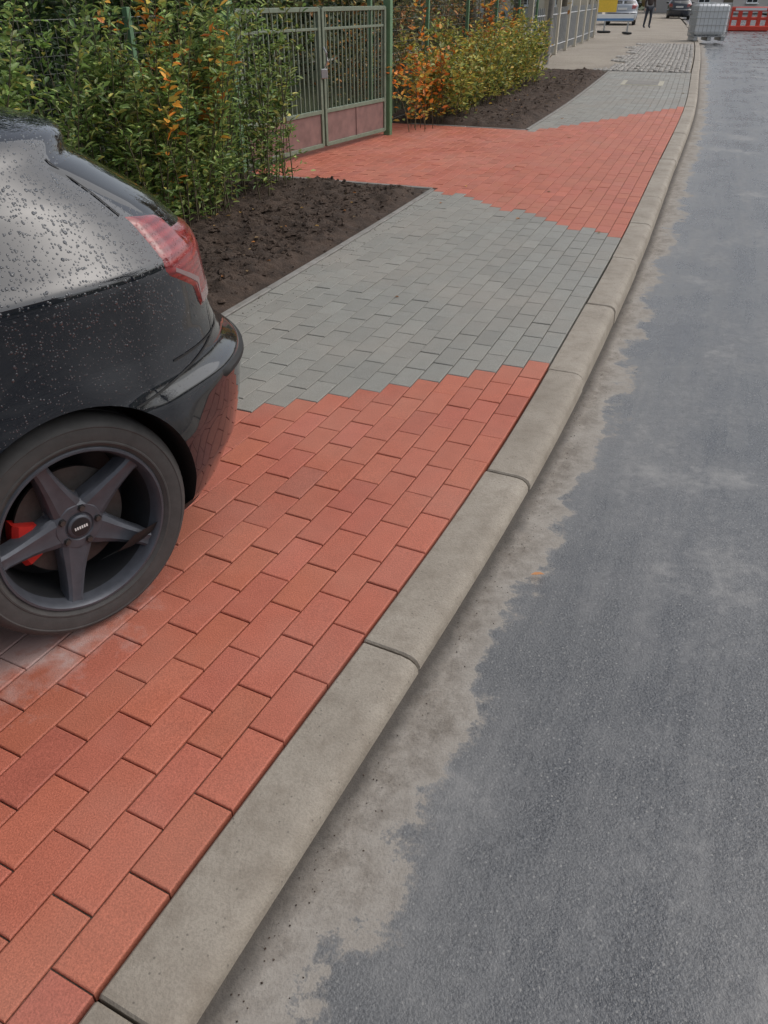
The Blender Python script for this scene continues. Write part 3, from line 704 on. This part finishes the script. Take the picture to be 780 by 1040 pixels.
def tree(name,x,y,h,cols,leafL=.16,n=5000,cr=2.0,seed=1,bare=False):
    random.seed(seed); e=empty(name,(x,y,-.05)); b=MB(); LV=Leaves()
    tr=[(0,0,0),(.05,.03,h*.2),(.0,.1,h*.45),(.1,.05,h*.75),(.05,.1,h)]
    b.tube(tr,[.17,.13,.10,.06,.02],8)
    for i in range(16):
        z=h*random.uniform(.25,.9); a=random.random()*6.28; l=cr*random.uniform(.5,1)*(1.2-z/h*.7)
        p1=Vector((math.cos(a)*l*.5,math.sin(a)*l*.5,z+l*.35)); p2=Vector((math.cos(a)*l,math.sin(a)*l,z+l*.6))
        b.tube([(0.03,.05,z),p1,p2],[.05,.03,.01],5)
        for q in range(4):
            c=p1.lerp(p2,random.random())+Vector((random.gauss(0,.3),random.gauss(0,.3),random.gauss(0,.3)))
            b.tube([p1,c],[.018,.006],4)
            m=n//64; pp=np.array(c)+rng.normal(0,.33*cr/2,(m,3)); LV.add(pp,rng.normal(0,1,(m,3)),rng.normal(0,1,(m,3))+[0,0,1],rng.uniform(.6,1.2,m)*leafL,rng.uniform(.3,.6,m)*leafL,pal(m,cols))
    b.obj('trunk',[M['bark']],e,smooth=60); LV.build('crown',M['leaf'],e)
AUT=[(.20,.20,.06),(.32,.22,.06),(.12,.14,.05),(.35,.16,.05)]
tree('garden_tree',1.6,17.5,5.5,AUT,seed=2); tree('garden_tree',3.4,23.5,6,AUT,seed=3,n=6000); tree('street_tree',7.0,36,7,AUT,seed=4,n=6000,cr=2.6)
tree('street_tree',12.6,56,8,AUT,seed=5,n=6000,cr=3); tree('garden_tree',-4.5,9.5,7,G2+[(.08,.1,.04)],seed=6,n=9000,cr=2.5)
tree('street_tree',17.5,72,9,AUT,seed=8,n=6000,cr=3.2); tree('street_tree',28,66,9,AUT,seed=9,n=6000,cr=3.2); tree('street_tree',12,4,8,AUT,seed=11,n=6000,cr=3)
LV=Leaves()
for k in range(46):
    a=R(-20+220*k/45); r=random.uniform(105,135); c=np.array([math.cos(a)*r,math.sin(a)*r,random.uniform(2,5)]); m=500
    LV.add(c+rng.normal(0,1,(m,3))*[5,5,3.2],rng.normal(0,1,(m,3)),rng.normal(0,1,(m,3)),rng.uniform(.8,1.8,m),rng.uniform(.5,1.1,m),pal(m,[(.09,.11,.05),(.14,.13,.05),(.06,.08,.04),(.2,.14,.06)]))
LV.build('distant_trees',M['leaf'])
b=MB(); p=ST(22.3,-3.55); b.tube([(p[0],p[1],0),(p[0],p[1],7.5)],[.075,.05],12); b.obj('utility_pole',[M['edging']],smooth=40)
# ------------------------------------------------------------------ person at the far roadworks
def person(name,loc,rz):
    e=empty(name,loc,rz)
    def skin(nm,J,E,mat):
        me=bpy.data.meshes.new(nm); me.from_pydata([j[:3] for j in J],E,[]); o=link(bpy.data.objects.new(nm,me)); o.parent=e; me.materials.append(mat)
        o.modifiers.new('s','SKIN'); sv=me.skin_vertices[0].data
        for i,j in enumerate(J): sv[i].radius=(j[3],j[3]*(j[4] if len(j)>4 else 1)); 
        sv[0].use_root=True
        m=o.modifiers.new('ss','SUBSURF'); m.levels=1; m.render_levels=2; return o
    cloth=plain('dark_workwear',(.06,.045,.04),.9); trous=plain('trousers',(.04,.045,.06),.9); skn=plain('skin',(.5,.3,.22),.6)
    skin('legs',[(0,0,.95,.15,.8),(.10,0,.88,.09),(.12,-.02,.50,.065),(.12,.03,.10,.05),(.12,-.12,.05,.04),(-.10,0,.88,.09),(-.12,.06,.50,.065),(-.12,.16,.10,.05),(-.12,.02,.05,.04)],[(0,1),(1,2),(2,3),(3,4),(0,5),(5,6),(6,7),(7,8)],trous)
    skin('jacket',[(0,0,.98,.16,.8),(0,0,1.2,.165,.75),(0,-.01,1.40,.15,.7),(.19,0,1.42,.07),(.25,.02,1.15,.05),(.24,-.10,.92,.042),(-.19,0,1.42,.07),(-.25,.04,1.15,.05),(-.25,.0,.90,.042),(0,-.01,1.50,.06)],[(0,1),(1,2),(2,3),(3,4),(4,5),(2,6),(6,7),(7,8),(2,9)],cloth)
    skin('head',[(0,-.01,1.50,.05),(0,-.02,1.60,.082,1.1),(0,-.02,1.69,.085,1.1),(0,-.01,1.74,.055)],[(0,1),(1,2),(2,3)],skn)
    skin('hair',[(0,.02,1.66,.085),(0,.0,1.75,.07)],[(0,1)],trous)
    for sx,y in((.24,-.13),(-.25,-.01)):
        J=[(sx,y,.89,.035),(sx,y-.01,.84,.036)]; E=[(0,1)]
        for k in range(4): J.append((sx-.02+.013*k,y-.02,.77-.005*abs(k-1.5),.009)); E.append((1,2+k))
        J.append((sx,y-.05,.82,.010)); E.append((1,6)); skin('hand',J,E,skn)
person('pedestrian',(13.75,47.5,0),R(10))
# ------------------------------------------------------------------ light, world, camera
w=bpy.data.worlds.new('World'); scene.world=w; w.use_nodes=True; nt=w.node_tree; bg=nt.nodes['Background']
sky=nt.nodes.new('ShaderNodeTexSky'); sky.sky_type='NISHITA'; sky.sun_disc=False; sky.sun_elevation=R(50); sky.sun_rotation=R(75); sky.air_density=1.; sky.dust_density=3.; sky.ozone_density=1.
hs=nt.nodes.new('ShaderNodeHueSaturation'); hs.inputs['Saturation'].default_value=.42
nt.links.new(sky.outputs[0],hs.inputs['Color']); nt.links.new(hs.outputs[0],bg.inputs['Color']); bg.inputs['Strength'].default_value=.15
sl=bpy.data.lights.new('sun','SUN'); sl.energy=1.15; sl.angle=R(85); sl.color=(1,.97,.93)
so=link(bpy.data.objects.new('sun',sl))
el,az=R(50),R(75)
dirv=Vector((math.sin(az)*math.cos(el),math.cos(az)*math.cos(el),math.sin(el)))
so.rotation_euler=dirv.to_track_quat('Z','Y').to_euler()
cd=bpy.data.cameras.new('camera'); cd.sensor_fit='VERTICAL'; cd.sensor_height=36; cd.lens=27; cd.clip_end=1500; cd.clip_start=.05
co=link(bpy.data.objects.new('camera',cd)); co.location=(0,0,1.45); co.rotation_euler=(R(90-33.94),0,0)
scene.camera=co
scene.view_settings.view_transform='Standard'; scene.view_settings.look='None'; scene.view_settings.exposure=0
